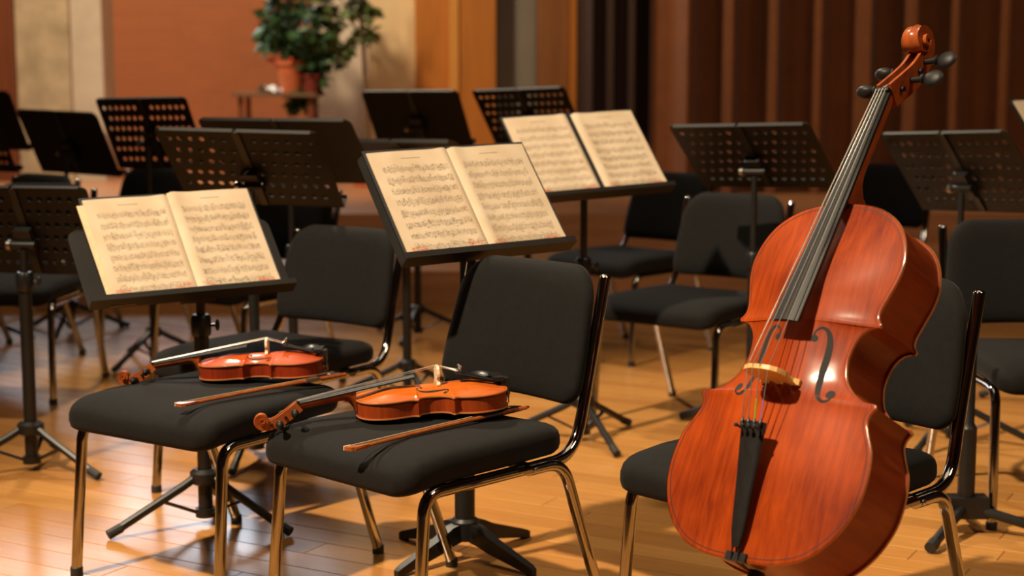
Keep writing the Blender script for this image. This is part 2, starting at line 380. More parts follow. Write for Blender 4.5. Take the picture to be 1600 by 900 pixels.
struct('ceiling', MB().box(-10.3, 10.3, -7.3, 16.2, 8.6, 8.8), 'dark_wall', smooth=0)
struct('wall_upper', MB().box(-10.3, 10.3, 14.6, 14.9, 0, 8.6), 'dark_wall', smooth=0)
def curtain(name, u0, u1, d, mat, label, amp, per, seed):
    rr = random.Random(seed); x0 = (u0 - 800) * d / FPX; x1 = (u1 - 800) * d / FPX
    n = int((x1 - x0) / per * 14); ph = 0; pts = []
    for i in range(n + 1):
        x = x0 + (x1 - x0) * i / n; ph += 2 * PI / 14 * (0.7 + 0.6 * rr.random())
        a = amp * (0.6 + 0.6 * abs(math.sin(x * 2.3 + seed))); pts.append((x, d + a * math.sin(ph) + 0.3 * amp * math.sin(ph * 2 + 1)))
    zs = (0.405, 1.2, 2.2, 6.2)
    mb = MB(); nn = len(pts)
    vs = [(x, y, z) for z in zs for x, y in pts] + [(x, y + 0.012, z) for z in zs for x, y in pts]
    fs = []
    for L_ in range(2):
        o = L_ * nn * len(zs)
        for j in range(len(zs) - 1):
            for i in range(nn - 1):
                a = o + j * nn + i; fs.append((a, a + 1, a + nn + 1, a + nn))
    mb.add(vs, fs); o = obj(name, mb, mat, smooth=60); tag(o, label, 'curtain'); return o
curtain('stage_curtain', 1018, 2700, 12.2, 'curtain_brown', 'wide brown pleated stage curtain filling the right background', 0.13, 0.34, 4)
curtain('stage_curtain', 900, 1040, 12.6, 'curtain_black', 'narrow nearly black curtain between the wood pillar and brown curtain', 0.05, 0.16, 9)

# ------------------------------------------------------------------ chairs
TR = 0.0140; HS = 0.393
def build_chair(label, loc, rz):
    t = thing('stacking_chair', label, 'chair', loc, rz, 'black stacking chairs of the orchestra')
    # seat cushion
    out = rrect(-0.255, 0.255, -0.285, 0.236, (0.05, 0.055, 0.055, 0.05))
    def ring(k, z):
        r = []
        for x, y in out:
            xx = x * k * (1 - 0.05 * max(0, y) / .23); yy = -0.015 + (y + 0.015) * k
            d = max(0.0, (-yy - 0.14) / 0.145); r.append((xx, yy, z - 0.022 * d * d + 0.006 * (xx / .24) ** 2 * (z > .44)))
        return r
    prof = [(0.90, .407), (0.96, .409), (0.99, .418), (1.0, .430), (0.998, .441), (0.985, .453), (0.96, .461), (0.92, .467), (0.85, .472), (0.7, .477), (0.5, .480), (0.25, .482), (0.05, .4825)]
    obj('seat', MB().rings([ring(k, z) for k, z in prof]), 'fabric', t, smooth=60)
    # backrest
    bo = rrect(-0.232, 0.232, 0.505, 0.825, (0.045, 0.085, 0.085, 0.045), n=8)
    cx, cz = 0, 0.66
    def bring(k, off):
        r = []
        for x, z in bo:
            tp = 1 - 0.09 * max(0, (z - .6) / .22); xx = x * k * tp; zz = cz + (z - cz) * k
            y = 0.262 + (zz - 0.5) * 0.255 + 0.028 * (1 - (xx / .23) ** 2); r.append((xx, y + off, zz))
        return r
    bp = [(0.1, -0.022), (0.4, -0.0215), (0.7, -0.020), (0.86, -0.017), (0.94, -0.011), (0.985, -0.003), (1.0, 0.008), (0.99, 0.019), (0.96, 0.026), (0.9, 0.029), (0.5, 0.031), (0.1, 0.031)]
    obj('backrest', MB().rings([bring(k, o) for k, o in bp]), 'fabric', t, smooth=60)
    for s in (-1, 1):
        x = s * 0.246; xr = s * 0.268
        fl = obj('leg', MB().tube(fillet([(s * .254, -.252, .012), (x, -.222, HS), (x, -.13, HS)], .05, 8), TR, 14), 'chrome', t)
        obj('foot_cap', MB().lathe([(TR + .002, 0), (TR + .002, .022), (TR, .024)], (s * .254, -.252, 0), 14), 'rubber', fl)
        obj('side_rail', MB().tube([(x, -.135, HS), (x, .12, HS)], TR * .98, 14), 'chrome', t)
        xp = s * 0.225
        obj('back_post', MB().tube(fillet([(x, .10, HS), (x, .245, HS + .002), (xp, .308, .52), (xp, .376, .797)], .085, 8), TR, 14), 'chrome', t)
        obj('post_cap', MB().ell((xp, .376, .797), TR, TR, TR * .8), 'chrome', t)
        rl = obj('leg', MB().tube(fillet([(xr, .07, HS + .004), (xr, .185, HS + .004), (s * .262, .335, .012)], .06, 8), TR, 14), 'chrome', t)
        obj('foot_cap', MB().lathe([(TR + .002, 0), (TR + .002, .022), (TR, .024)], (s * .262, .335, 0), 14), 'rubber', rl)
        obj('bolt', MB().lathe([(.007, 0), (.007, .004), (.003, .006)], (xr + s * TR * .8, .085, HS + .004), 10, 'x') if s > 0 else MB().lathe([(.007, 0), (.007, -.004), (.003, -.006)], (xr + s * TR * .8, .085, HS + .004), 10, 'x'), 'steel', rl)
        obj('bracket', MB().box(min(x, xr), max(x, xr), .09, .12, HS - .008, HS + .012), 'chrome', t)
    for y in (-.10, .10):
        obj('cross_bar', MB().tube([(-.246, y, HS + .002), (.246, y, HS + .002)], .010, 10), 'black_paint', t)
    return t
chB = build_chair('black padded chair in the centre holding the orange violin and its bow', (-.205, 3.565, 0), -.775)
dup(chB, 'backless black padded seat at left holding the darker red violin', (-.765, 3.975, 0), -.60, skip=('backrest', 'back_post', 'post_cap'))
dup(chB, 'black padded chair that the cello leans against', (.592, 3.300, 0), -.80)
dup(chB, 'empty black padded chair between the third open music book and the cello', (.655, 5.80, 0), -.64)
dup(chB, 'empty black chair directly behind the darker red violin, under the central open book', (-.745, 4.80, 0), -.60, (1, 1, .955))
dup(chB, 'black chair at the right edge behind the cello, cut by the frame', (1.600, 4.59, 0), .04)
dup(chB, 'distant black chair whose seat shows just right of the third music stand pole', (.52, 7.25, 0), -.76)
dup(chB, 'black chair at the far left behind the perforated stand, backrest hidden', (-2.03, 6.33, 0), -.08)
dup(chB, 'dark chair back showing above the perforated stand at the left edge', (-2.40, 7.08, 0), -.60)
dup(chB, 'distant chair back peeking above the left open music book', (-1.99, 7.62, 0), -.60)
dup(chB, 'black chair behind the wide perforated stand, right of the left open book', (-1.12, 6.40, 0), -.60)
dup(chB, 'distant dark blue chair back beside the cello neck', (1.75, 8.0, 0), -.76)

# ------------------------------------------------------------------ music stands
def panel_mesh(w_, h_, holes, side):
    # half panel spanning x in [0,w_] (side +1) from the spine, z = thickness direction; built in (u,v,n)
    mb = MB(); T = 0.0022
    def quad(x0, x1, y0, y1):
        mb.box(side * x0, side * x1, y0, y1, -T, 0) if side > 0 else mb.box(-x1, -x0, y0, y1, -T, 0)
    if not holes:
        n = 8
        pts = [(0, 0), (w_, 0)] + [(w_ - .03 + .03 * math.cos(a * PI / 2 / n), h_ - .03 + .03 * math.sin(a * PI / 2 / n)) for a in range(n + 1)] + [(0, h_)]
        mb.prism([(side * x, y) for x, y in pts], 'z', -T, 0)
    else:
        rows = 6; cols = 6; my = 0.022; rh = (h_ - 2 * my) / rows; cw = (w_ - 0.03) / (cols + .5); R = 0.0098; S = 10
        quad(0, w_, 0, my); 
        n = 6
        pts = [(0, h_ - my), (w_, h_ - my)] + [(w_ - .018 + .018 * math.cos(a * PI / 2 / n), h_ - .018 + .018 * math.sin(a * PI / 2 / n)) for a in range(n + 1)] + [(0, h_)]
        mb.prism([(side * x, y) for x, y in pts], 'z', -T, 0)
        for r in range(rows):
            y0 = my + r * rh; off = 0.012 + (cw / 2 if r % 2 else 0)
            quad(0, off, y0, y0 + rh); quad(off + cols * cw, w_, y0, y0 + rh)
            for c in range(cols):
                cx = off + (c + .5) * cw; cy = y0 + rh / 2
                outer = []; inner = []
                for k in range(12):
                    a = 2 * PI * (k + .5) / 12; dx, dy = math.cos(a), math.sin(a)
                    sc = min(cw / 2 / max(abs(dx), 1e-6), rh / 2 / max(abs(dy), 1e-6)); outer.append((cx + dx * sc, cy + dy * sc)); inner.append((cx + dx * R, cy + dy * R))
                # snap corners
                for k in range(12):
                    a = 2 * PI * (k + .5) / 12
                cor = [(cx + sx * cw / 2, cy + sy * rh / 2) for sx, sy in ((1, 1), (-1, 1), (-1, -1), (1, -1))]
                for c_ in cor:
                    j = min(range(12), key=lambda q: (outer[q][0] - c_[0]) ** 2 + (outer[q][1] - c_[1]) ** 2); outer[j] = c_
                Rg = [[(side * x, y, -T) for x, y in outer], [(side * x, y, -T) for x, y in inner], [(side * x, y, 0) for x, y in inner], [(side * x, y, 0) for x, y in outer]]
                mb.rings(Rg, False, False)
    return mb.mesh('desk_panel', 30)
PANELS = {}
def panel(w_, h_, holes, side):
    k = (round(w_, 3), round(h_, 3), holes, side)
    if k not in PANELS: PANELS[k] = panel_mesh(w_, h_, holes, side)
    return PANELS[k]
def desk_matrix(pos, yaw, tilt, roll):
    yaw, tilt, roll = map(math.radians, (yaw, tilt, roll))
    n = Vector((math.sin(yaw), -math.cos(yaw), 0)); up = Vector((0, 0, 1)); u = Vector((math.cos(yaw), math.sin(yaw), 0))
    v = math.cos(tilt) * up - math.sin(tilt) * n; nn = math.cos(tilt) * n + math.sin(tilt) * up
    U = math.cos(roll) * u + math.sin(roll) * v; V = math.cos(roll) * v - math.sin(roll) * u
    return Matrix(((U.x, V.x, nn.x, pos[0]), (U.y, V.y, nn.y, pos[1]), (U.z, V.z, nn.z, pos[2]), (0, 0, 0, 1)))
def music_stand(label, pos, yaw, tilt, roll=0, w_=.50, h_=.34, holes=True, base='tripod', rot=0.3, bsc=1.15, dx=0.0, attach=0.14, pdx=0.0):
    M_ = desk_matrix(pos, yaw, tilt, roll) @ Matrix.Translation((dx, 0, 0))
    head = M_ @ Vector((pdx, attach, -0.045)); bx, by = head.x, head.y
    t = thing('music_stand', label, 'music stand', (bx, by, 0), 0, 'black orchestra music stands')
    L_ = Matrix.Translation((-bx, -by, 0)) @ M_
    for s in (-1, 1):
        p = link('desk_panel', panel(w_ / 2 - .002, h_, holes, s), 'desk_paint', t, L_ @ Matrix.Translation((s * .002, 0, 0)))
        obj('rim', MB().box(*((.004, w_ / 2 - .025) if s > 0 else (-w_ / 2 + .025, -.004)), h_, h_ + .0025, -.013, 0.001), 'desk_paint', p)
    L_ = L_ @ Matrix.Translation((0, 0, 0))
    lip = MB().box(-w_ / 2, w_ / 2, -.002, .0, -.003, .038).box(-w_ / 2, w_ / 2, -.002, .015, .038, .040)
    obj('ledge', lip, 'desk_paint', t, L_, smooth=0)
    obj('spine', MB().box(-.012, .012, .004, h_ - .005, -.009, -.0024), 'black_paint', t, L_, smooth=0)
    obj('tilt_bracket', MB().box(min(-.028, pdx - .028), max(.028, pdx + .028), attach - .05, attach + .05, -.034, -.009).lathe([(.013, -.04), (.013, .04)], (0, attach, -.040), 12, 'x'), 'black_paint', t, L_)
    obj('tilt_knob', MB().lathe([(.006, .04), (.016, .043), (.016, .055), (.012, .06)], (0, attach, -.040), 12, 'x'), 'steel', t, L_)
    hz = head.z
    obj('pole', MB().tube([(0, 0, .25), (0, 0, hz - .012)], .0095 * bsc, 12), 'black_paint', t)
    sl = min(hz - .12, .60)
    if base == 'tripod':
        obj('sleeve', MB().tube([(0, 0, .022), (0, 0, sl)], .0155 * bsc, 14), 'black_paint', t)
        obj('collar', MB().lathe([(.019 * bsc, sl - .01), (.021 * bsc, sl + .0), (.021 * bsc, sl + .04), (.017 * bsc, sl + .05)], seg=14), 'black_plastic', t)
        obj('knob', MB().tube([(.015, 0, sl + .02), (.04, 0, sl + .02)], .005, 8).ell((.046, 0, sl + .02), .007, .006, .017), 'black_plastic', t)
        hz0 = .140
        obj('leg_hub', MB().lathe([(.026 * bsc, hz0 - .02), (.032 * bsc, hz0 - .014), (.032 * bsc, hz0 + .014), (.022 * bsc, hz0 + .024)], seg=14), 'black_paint', t)
        obj('brace_hub', MB().lathe([(.022 * bsc, .024), (.022 * bsc, .048)], seg=12), 'black_paint', t)
        for k in range(3):
            a = rot + k * 2 * PI / 3; c, s_ = math.cos(a), math.sin(a); R = .285
            P = lambda r, z: (c * r, s_ * r, z)
            lg = obj('leg', MB().tube([P(.03, hz0), P(.07, hz0 - .022), P(R - .02, .024), P(R, .0145)], [.012, .0125, .0120, .0105], 10), 'black_paint', t)
            obj('rubber_foot', MB().tube([P(R - .035, .030), P(R + .004, .0145)], .0138, 10), 'rubber', lg)
            br = MB(); px, py = -s_, c
            m0, m1 = P(.02, .036), P(.135, hz0 - .052)
            br.tube([m0, m1], .0085, 6, .5); obj('brace', br, 'black_paint', t)
            obj('rivet', MB().ell(P(.137, hz0 - .049), .005, .005, .005, 8, 4), 'steel', lg)
    else:
        obj('sleeve', MB().tube([(0, 0, .10), (0, 0, .60)], .027, 16), 'black_paint', t)
        obj('collar', MB().lathe([(.029, .585), (.029, .62), (.014, .63)], seg=14), 'black_plastic', t)
        obj('base_hub', MB().lathe([(.020, .045), (.036, .05), (.038, .10), (.030, .108)], seg=14), 'black_paint', t)
        for k in range(4 if base == 'four' else 3):
            a = rot + k * 2 * PI / (4 if base == 'four' else 3); c, s_ = math.cos(a), math.sin(a)
            def P(r, q, z): return (c * r - s_ * q, s_ * r + c * q, z)
            R = [[P(r, -h, z0), P(r, h, z0), P(r, h, z1), P(r, -h, z1)] for r, h, z0, z1 in ((.02, .016, .050, .098), (.06, .015, .042, .092), (.10, .014, .030, .072), (.235, .011, .004, .026), (.25, .008, .000, .018))]
            lg = obj('leg', MB().rings(R), 'black_paint', t); obj('rubber_foot', MB().lathe([(.010, 0), (.010, .006)], P(.232, 0, 0), 10), 'rubber', lg)
    return t, M_ @ Matrix.Translation((-dx, 0, 0))

def music_book(label, M_, w_=.47, h_=.32, red=True, raise_right=0.0, cover_ext=.008, gap=0.0, loose=False):
    pos = M_ @ Vector((0, .003, .002)); t = thing('music_book', label, 'sheet music', pos, 0, 'open music books on the stands')
    B = Matrix.Translation(-pos) @ M_ @ Matrix.Translation((0, .003, .002))
    for s in (-1, 1):
        x0, x1 = (.002, w_ / 2 + cover_ext) if s > 0 else (-w_ / 2 - cover_ext, -.002)
        obj('cover', MB().box(x0, x1, 0, h_ + cover_ext, 0, .0028), 'folder_black', t, B, smooth=0)
        if loose and s < 0:
            obj('loose_page', MB().box(-w_ / 2 - .006, -.02, .0, h_ - .012, .0, .0012), 'paper_edge', t, B @ Matrix.Translation((-.004, 0, .0030)) @ Matrix.Rotation(math.radians(1.6), 4, 'Z'), smooth=0)
        # page stack
        n = 22; mb = MB(); R = []
        top = []; dy = raise_right if s > 0 else 0.0
        for i in range(n + 1):
            q = i / n; xx = gap + (w_ / 2 - gap) * q
            z = .0045 + .010 * math.exp(-(q / .16) ** 2) * (1 - math.exp(-(q / .035) ** 2)) + .0035 * math.sin(q * PI) + .002 * q
            top.append((s * xx, z))
        ys = (0.001, h_ * .5, h_ + dy - .003)
        R = []
        for (x, z) in top:
            R.append([(x, ys[0], .0030), (x, ys[2], .0030), (x, ys[2], z), (x, ys[1], z), (x, ys[0], z)])
        obj('page_stack', mb.rings(R), 'paper_edge', t, B, smooth=50)
        ps = MB(); uv = []; vs = []; fs = []; ny = 6
        for i, (x, z) in enumerate(top):
            q = i / n
            for j in range(ny + 1):
                p = j / ny; curl = 0.006 * max(0, p - .85) / .15 * (q if s > 0 else 0) ; low = 0.004 * max(0, .12 - p) / .12 * max(0, q - .8) / .2
                vs.append((x, ys[0] + (ys[2] - ys[0]) * p, z + .0006 + curl * .3 + low)); uv.append((q if s > 0 else 1 - q, p))
        for i in range(n):
            for j in range(ny):
                a = i * (ny + 1) + j; fs.append((a, a + 1, a + ny + 2, a + ny + 1))
        ps.add(vs, fs); ps.uv = uv
        obj('page', ps, 'page_print_red' if red else 'page_print', t, B, smooth=60)
    return t

st, M_ = music_stand('stand at left carrying an open music book above the backless seat', (-.859, 4.305, .662), 31.3, 42.1, 1.3, .59, .26, False, 'tripod', rot=-2.55, dx=-.018, attach=.06, pdx=.045, bsc=1.35)
music_book('left open book of sheet music with a loose folded page edge', M_, .491, .357, True, raise_right=.008, loose=True)
st, M_ = music_stand('central stand with a cast four-foot base and the largest open book', (-.049, 3.98, .814), 31.8, 40.3, 2.1, .508, .345, False, 'four', rot=-.75, attach=.13, dx=-.012)
music_book('central open book of sheet music with red pencil marks at the bottom', M_, .475, .343, True)
st, M_ = music_stand('third stand with an open book, its pole right of the central chair', (.319, 5.32, .868), 26, 42.5, 3.3, .53, .363, False, 'tripod', rot=-1.2, attach=.16, bsc=1.3)
music_book('third open book of sheet music, blurred, with a dark gap between pages', M_, .515, .363, True, gap=.010)
G = 'x'
music_stand('perforated stand cut by the left edge with its tripod on the floor', (-1.545, 5.12, .635), 170, 30, 0, .50, .34, True, 'tripod', rot=-.5, bsc=1.35)
music_stand('wide perforated stand seen from behind, right above the left open book', (-.836, 5.345, .844), 166.6, 47, 1.6, .56, .38, True, 'tripod', rot=.4)
music_stand('plain stand partly hidden behind the wide perforated stand', (-.79, 5.98, .879), 166.5, 51.6, .3, .587, .395, False, 'tripod', rot=.8)
music_stand('tall perforated stand in front of the pale stone column and brick wall', (-1.561, 7.07, .87), 153.2, 24.1, -1.3, .51, .345, True, 'tripod', rot=.1)
music_stand('plain stand at the left with a pale lit top edge', (-2.17, 7.94, .794), 150.7, 28.3, 1.6, .53, .36, False, 'tripod', rot=.5)
music_stand('farthest stand at the left edge below the dark wood column', (-2.75, 8.35, .90), 158, 26, 0, .50, .34, False, 'tripod', rot=.9)
music_stand('perforated stand at the left edge with spots of light through its holes', (-2.56, 7.6, .83), 150, 24, 0, .50, .34, True, 'tripod', rot=.2)
music_stand('plain black stand in front of the cream column, above the central book', (-.424, 7.80, .94), 161.1, 37.2, -.6, .505, .343, False, 'tripod', rot=.3)
music_stand('perforated stand in front of the orange wood panels', (.14, 7.753, .959), 153.1, 39.9, -2.9, .506, .344, True, 'tripod', rot=.7)
music_stand('nearly flat stand showing as a dark strip behind the central book', (-.38, 6.3, .945), 166, 74, 0, .50, .34, False, 'tripod', rot=.9)
music_stand('perforated stand in front of the brown curtain, left of the cello neck', (.939, 5.72, .879), 149.2, 50.4, -2.8, .535, .363, True, 'tripod', rot=.4)
music_stand('perforated stand right of the cello scroll, above the chair at the edge', (1.64, 5.45, .811), 128.3, 40, -3.2, .533, .363, True, 'tripod', rot=-.2)
st, M_ = music_stand('stand at the right edge carrying pale sheets, behind the perforated one', (2.16, 5.9, .92), 40, 36, 0, .50, .33, False, 'tripod', rot=.3)
music_book('pale sheet music just entering at the right edge', M_, .47, .32, False)

ls = thing('folded_stand', 'short thick black stand base between the cello chair and the right-edge chair', 'stand', (1.272, 4.30, 0))
obj('sleeve', MB().tube([(0, 0, .09), (0, 0, .30)], .024, 16).tube([(0, 0, .30), (0, 0, .315), (0, 0, .56)], [.024, .016, .016], 14), 'black_paint', ls)
obj('base_block', MB().box(-.05, .06, -.03, .03, .045, .105), 'black_paint', ls)
for a_ in (-2.2, -.35, 1.4):
    c_, s_ = math.cos(a_), math.sin(a_)
    lg = obj('leg', MB().tube([(c_ * .03, s_ * .03, .07), (c_ * .24, s_ * .24, .022), (c_ * .25, s_ * .25, .0155)], [.014, .014, .013], 10), 'black_paint', ls)
    obj('rubber_foot', MB().tube([(c_ * .225, s_ * .225, .025), (c_ * .258, s_ * .258, .017)], .0165, 10), 'rubber', lg)
# ------------------------------------------------------------------ violin family
LOW = [(0, 0), (35, 1.5), (65, 10), (88, 30), (101, 55), (104, 78), (101, 100), (94, 117), (91, 126), (92.5, 133), (97, 138.5)]
MID = [(97, 138.5), (95, 142.5), (86, 143.5), (74, 149), (62, 161), (56.5, 177), (56, 190), (59.5, 204), (67, 214), (76, 218), (80, 217.8), (81.5, 221)]
UPP = [(81.5, 221), (77, 227), (76, 236), (79.5, 252), (83.5, 272), (83.5, 292), (78, 315), (66, 334), (46, 348), (22, 355), (0, 356)]
def lerp_tab(x, T):
    for (a, fa), (b_, fb) in zip(T, T[1:]):
        if x <= b_: return fa + (fb - fa) * (x - a) / (b_ - a)
    return T[-1][1]
def instrument(root, P, mats):
    mtop, mrib, mneck, medge = mats
    half = catmull(LOW, 5)[:-1] + catmull(MID, 5)[:-1] + catmull(UPP, 5)
    half = [(x * lerp_tab(y, P['xf']), lerp_tab(y, P['ym'])) for x, y in half]
    full = half + [(-x, y) for x, y in reversed(half[1:-1])]
    L_, rib, edge = P['L'], P['rib'], P['edge']
    y1, y2 = .30 * L_, .72 * L_
    def sc(p, k):
        yc = min(max(p[1], y1), y2); return (p[0] * k, yc + (p[1] - yc) * k)
    def gk(k):
        t = min(max((.955 - k) / .955, 0), 1); return .55 * t * t * (3 - 2 * t) + .45 * math.sin(PI / 2 * t)
    hw_tab = sorted([(y, x) for x, y in half])
    def halfw(y):
        return max(1e-3, lerp_tab(y, hw_tab))
    def arch(x, y): return rib + P['arch'] * gk(min(1, abs(x) / halfw(y)))
    KS = [1, .985, .965, .945, .92, .88, .82, .74, .64, .52, .38, .22, .06]
    # plates
    def plate(z0, sgn, a):
        R = [[(*sc(p, .95), z0 - sgn * edge) for p in full], [(*sc(p, .995), z0 - sgn * edge) for p in full], [(*sc(p, 1.0), z0 - sgn * edge * .5) for p in full]]
        for k in KS: R.append([(*sc(p, k * .997), z0 + sgn * (a * gk(k) - (.0 if k < 1 else .12 * edge))) for p in full])
        return MB().rings(R, False, True)
    obj('top_plate', plate(rib, 1, P['arch']), mtop, root, smooth=50)
    obj('back_plate', plate(0, -1, P['archb']), mrib, root, smooth=50)
    # pale worn edge bead
    for z0, s in ((rib - edge * .5, 1), (edge * .5, -1)):
        obj('edge_bead', MB().rings([[(*sc(p, 1.001), z0 - edge * .42) for p in full], [(*sc(p, 1.006), z0) for p in full], [(*sc(p, 1.001), z0 + edge * .42) for p in full]], False, False), medge, root, smooth=60)
    # ribs
    ins = []
    nF = len(full)
    for i, p in enumerate(full):
        a, b_ = full[i - 1], full[(i + 1) % nF]; tx, ty = b_[0] - a[0], b_[1] - a[1]; l = math.hypot(tx, ty) or 1
        ins.append((p[0] - ty / l * P['over'], p[1] + tx / l * P['over']))
    obj('ribs', MB().rings([[(*p, edge * .9) for p in ins], [(*p, rib - edge * .9) for p in ins]], False, False), mrib, root, smooth=50)
    pf = MB(); pz = lambda k: rib + P['arch'] * gk(k) + .00025
    pf.rings([[(*sc(p, .966), pz(.966)) for p in full], [(*sc(p, .958), pz(.958)) for p in full]], False, False); obj('purfling', pf, 'purfling', root)
    # f holes
    f = P['f']; sx, sy = lerp_tab(175, P['xf']), P['fs']
    path = catmull([(19, 205), (20.5, 211), (26, 214.5), (32, 211), (35.5, 202), (36.5, 188), (36.5, 174), (38, 158), (41, 148.5), (47, 144), (53, 147), (54, 153)], 4)
    for s in (-1, 1):
        mb = MB(); vs = []; fs = []; n = len(path)
        for i, (x, y) in enumerate(path):
            a, b_ = path[max(i - 1, 0)], path[min(i + 1, n - 1)]; tx, ty = b_[0] - a[0], b_[1] - a[1]; l = math.hypot(tx, ty)
            hw = .7 + 2.5 * math.sin(PI * i / (n - 1)) ** 2.2
            for q in (-1, 1):
                px, py = (x - q * ty / l * hw) * sx * s, f + (y - 161) * sy + q * tx / l * hw * sy
                vs.append((px, py, arch(px, py) + .0004))
        fs = [(2 * i, 2 * i + 1, 2 * i + 3, 2 * i + 2) for i in range(n - 1)]
        mb.add(vs, fs)
        for (ex, ey, er) in ((20.5, 203.5, 3.4), (51.5, 152, 4.3)):
            ring = []
            for k in range(14):
                px, py = (ex + er * math.cos(k * PI / 7)) * sx * s, f + (ey - 161 + er * math.sin(k * PI / 7)) * sy; ring.append((px, py, arch(px, py) + .0004))
            mb.add(ring, [tuple(range(14))])
        obj('f_hole', mb, 'hole_black', root)
    # fingerboard
    ny, nz, fy, fz = P['nut_y'], P['nut_z'], P['fb_y'], P['fb_z']
    zl = lambda y: nz + (fz - nz) * (y - ny) / (fy - ny)
    wl = lambda y: P['wn'] + (P['we'] - P['wn']) * (y - ny) / (fy - ny)
    R = []
    for y in [fy + (ny - fy) * i / 8 for i in range(9)]:
        wv = wl(y); r = [(wv * math.sin(a), y, zl(y) - wv * .55 * (1 - math.cos(a)) ) for a in [(-1 + 2 * k / 8) * PI / 2 * .95 for k in range(9)]]
        r = [(x, yy, max(z, zl(y) - P['fbth'] * .55)) for x, yy, z in r]
        r += [(wv, y, zl(y) - P['fbth']), (-wv, y, zl(y) - P['fbth'])]; R.append(r)
    obj('fingerboard', MB().rings(R), 'ebony', root, smooth=30)
    obj('nut', MB().box(-P['wn'], P['wn'], ny, ny + P['wn'] * .45, nz - P['fbth'], nz + P['wn'] * .12), 'ebony', root)
    # neck with heel
    R = []; E_ = P['ph0']
    for i in range(15):
        q = i / 14; y = L_ - P['over'] * .5 + (ny - L_) * q
        zt = zl(y) - P['fbth'] * .98; base = E_ * (.82 + .25 * (1 - q)); heel = (zt - edge * 1.0)
        tq = max(0.0, 1 - (y - L_) / P['heel']); dep = base + (heel - base) * tq ** 2.6
        wv = wl(y) * .97
        R.append([(wv * math.cos(a) * (1 if dep < base * 1.4 else .92), y, zt - dep * math.sin(a)) for a in [PI * k / 12 for k in range(13)]])
    obj('neck', MB().rings(R), mneck, root, smooth=50)
    # pegbox + scroll (profile in y,z)
    ey, ez = P['eye']; R0 = P['R0']; a0 = math.radians(-105); turns = 2.15 * 2 * PI; bb = math.log(1 / .17) / turns
    wn = P['wn']; W0 = P['sw']
    zc0 = nz - E_ * .62
    st_ = (ey + R0 * .62 * math.cos(a0), ez + R0 * .62 * math.sin(a0))
    mid = (ny + (st_[0] - ny) * .55, zc0 + (st_[1] - zc0) * .72)
    cl = catmull([(ny, zc0), mid, st_], 8)
    R = []
    n = len(cl)
    for i, (y, z) in enumerate(cl):
        q = i / (n - 1); a, b_ = cl[max(i - 1, 0)], cl[min(i + 1, n - 1)]; ty, tz = b_[0] - a[0], b_[1] - a[1]; l = math.hypot(ty, tz); ty, tz = ty / l, tz / l
        fy_, fz_ = -tz, ty  # front normal
        h = E_ * P['pbh'] * (1 - q) + R0 * .78 * q; h *= 1 + .12 * math.sin(PI * q); ww = wn * 1.06 * (1 - q) + W0 * q; fl = .30; wall = ww * .42
        dpt = h * .62 * max(.05, math.sin(PI * min(1, q * .9 + .12)))
        prof = [(-ww, -h / 2), (ww, -h / 2), (ww, h / 2), (ww - wall, h / 2), (ww - wall, h / 2 - dpt), (-ww + wall, h / 2 - dpt), (-ww + wall, h / 2), (-ww, h / 2)]
        R.append([(x, y + fy_ * d, z + fz_ * d) for x, d in prof])
    obj('pegbox', MB().rings(R), mneck, root, smooth=35)
    R = []; ns = 64
    for i in range(ns + 1):
        ph = turns * i / ns; a = a0 + ph; ro = R0 * math.exp(-bb * ph); ri = ro * .34; q = ph / turns
        ww = W0 * (1 - .18 * math.sin(min(PI, ph * .8))) * (1 + 1.05 * q)
        pr = [(-ww, ro * .93), (-ww * .5, ro * .89), (0, ro), (ww * .5, ro * .89), (ww, ro * .93), (ww * .97, ri), (0, ri * .9), (-ww * .97, ri)]
        R.append([(x, ey + r * math.cos(a), ez + r * math.sin(a)) for x, r in pr])
    obj('scroll', MB().rings(R), mneck, root, smooth=32)
    # pegs
    hs_ = [(.20, -1), (.40, 1), (.60, -1), (.80, 1)]
    for q, s in hs_:
        y, z = cl[int(q * (n - 1))]; ww = wn * 1.06 * (1 - q) + W0 * q; pr = P['peg']
        mb = MB().tube([(-s * (ww + pr * .6), y, z), (s * (ww + pr * 2.2), y, z)], [pr * .42, pr * .55], 10)
        mb.lathe([(pr * .55, s * (ww + pr * 1.9)), (pr * .85, s * (ww + pr * 2.05)), (pr * .85, s * (ww + pr * 2.25)), (pr * .5, s * (ww + pr * 2.5))], (0, y, z), 12, 'x')
        mb.ell((s * (ww + pr * 3.9), y, z), pr * 1.75, pr * (1.5 if s > 0 else 1.1), pr * (.62 if s > 0 else 1.25))
        obj('peg', mb, 'ebony', root, smooth=50)
    # bridge
    by, bz, hw, th = P['br_y'], P['br_z'], P['br_hw'], P['br_t']
    z0 = arch(hw * .8, by); h = bz - z0
    rp = [(.16, .0), (.17, .16), (.30, .22), (.52, .14), (.60, 0), (1.0, 0), (1.0, .07), (.82, .16), (.74, .30), (.86, .38), (.98, .46), (.99, .60), (.93, .72), (.86, .84), (.60, .94), (.3, .99), (0, 1.0)]
    poly = [(x * hw, z0 + y * h) for x, y in rp]; poly = poly + [(-x, z) for x, z in reversed(poly[:-1])]
    poly = [(x, z) for x, z in poly]
    obj('bridge', MB().rings([[(x, by - th * .5, z) for x, z in poly], [(x, by + th * .5 * (1 - .5 * (z - z0) / h), z) for x, z in poly]]), P['br_m'], root, smooth=0)
    # tailpiece, saddle, tail gut, end button
    t0, t1, w0, w1 = P['tail']
    za = rib + P['edge'] + w0 * .6; zb = arch(0, t1) + (bz - arch(0, by)) * .50
    R = []
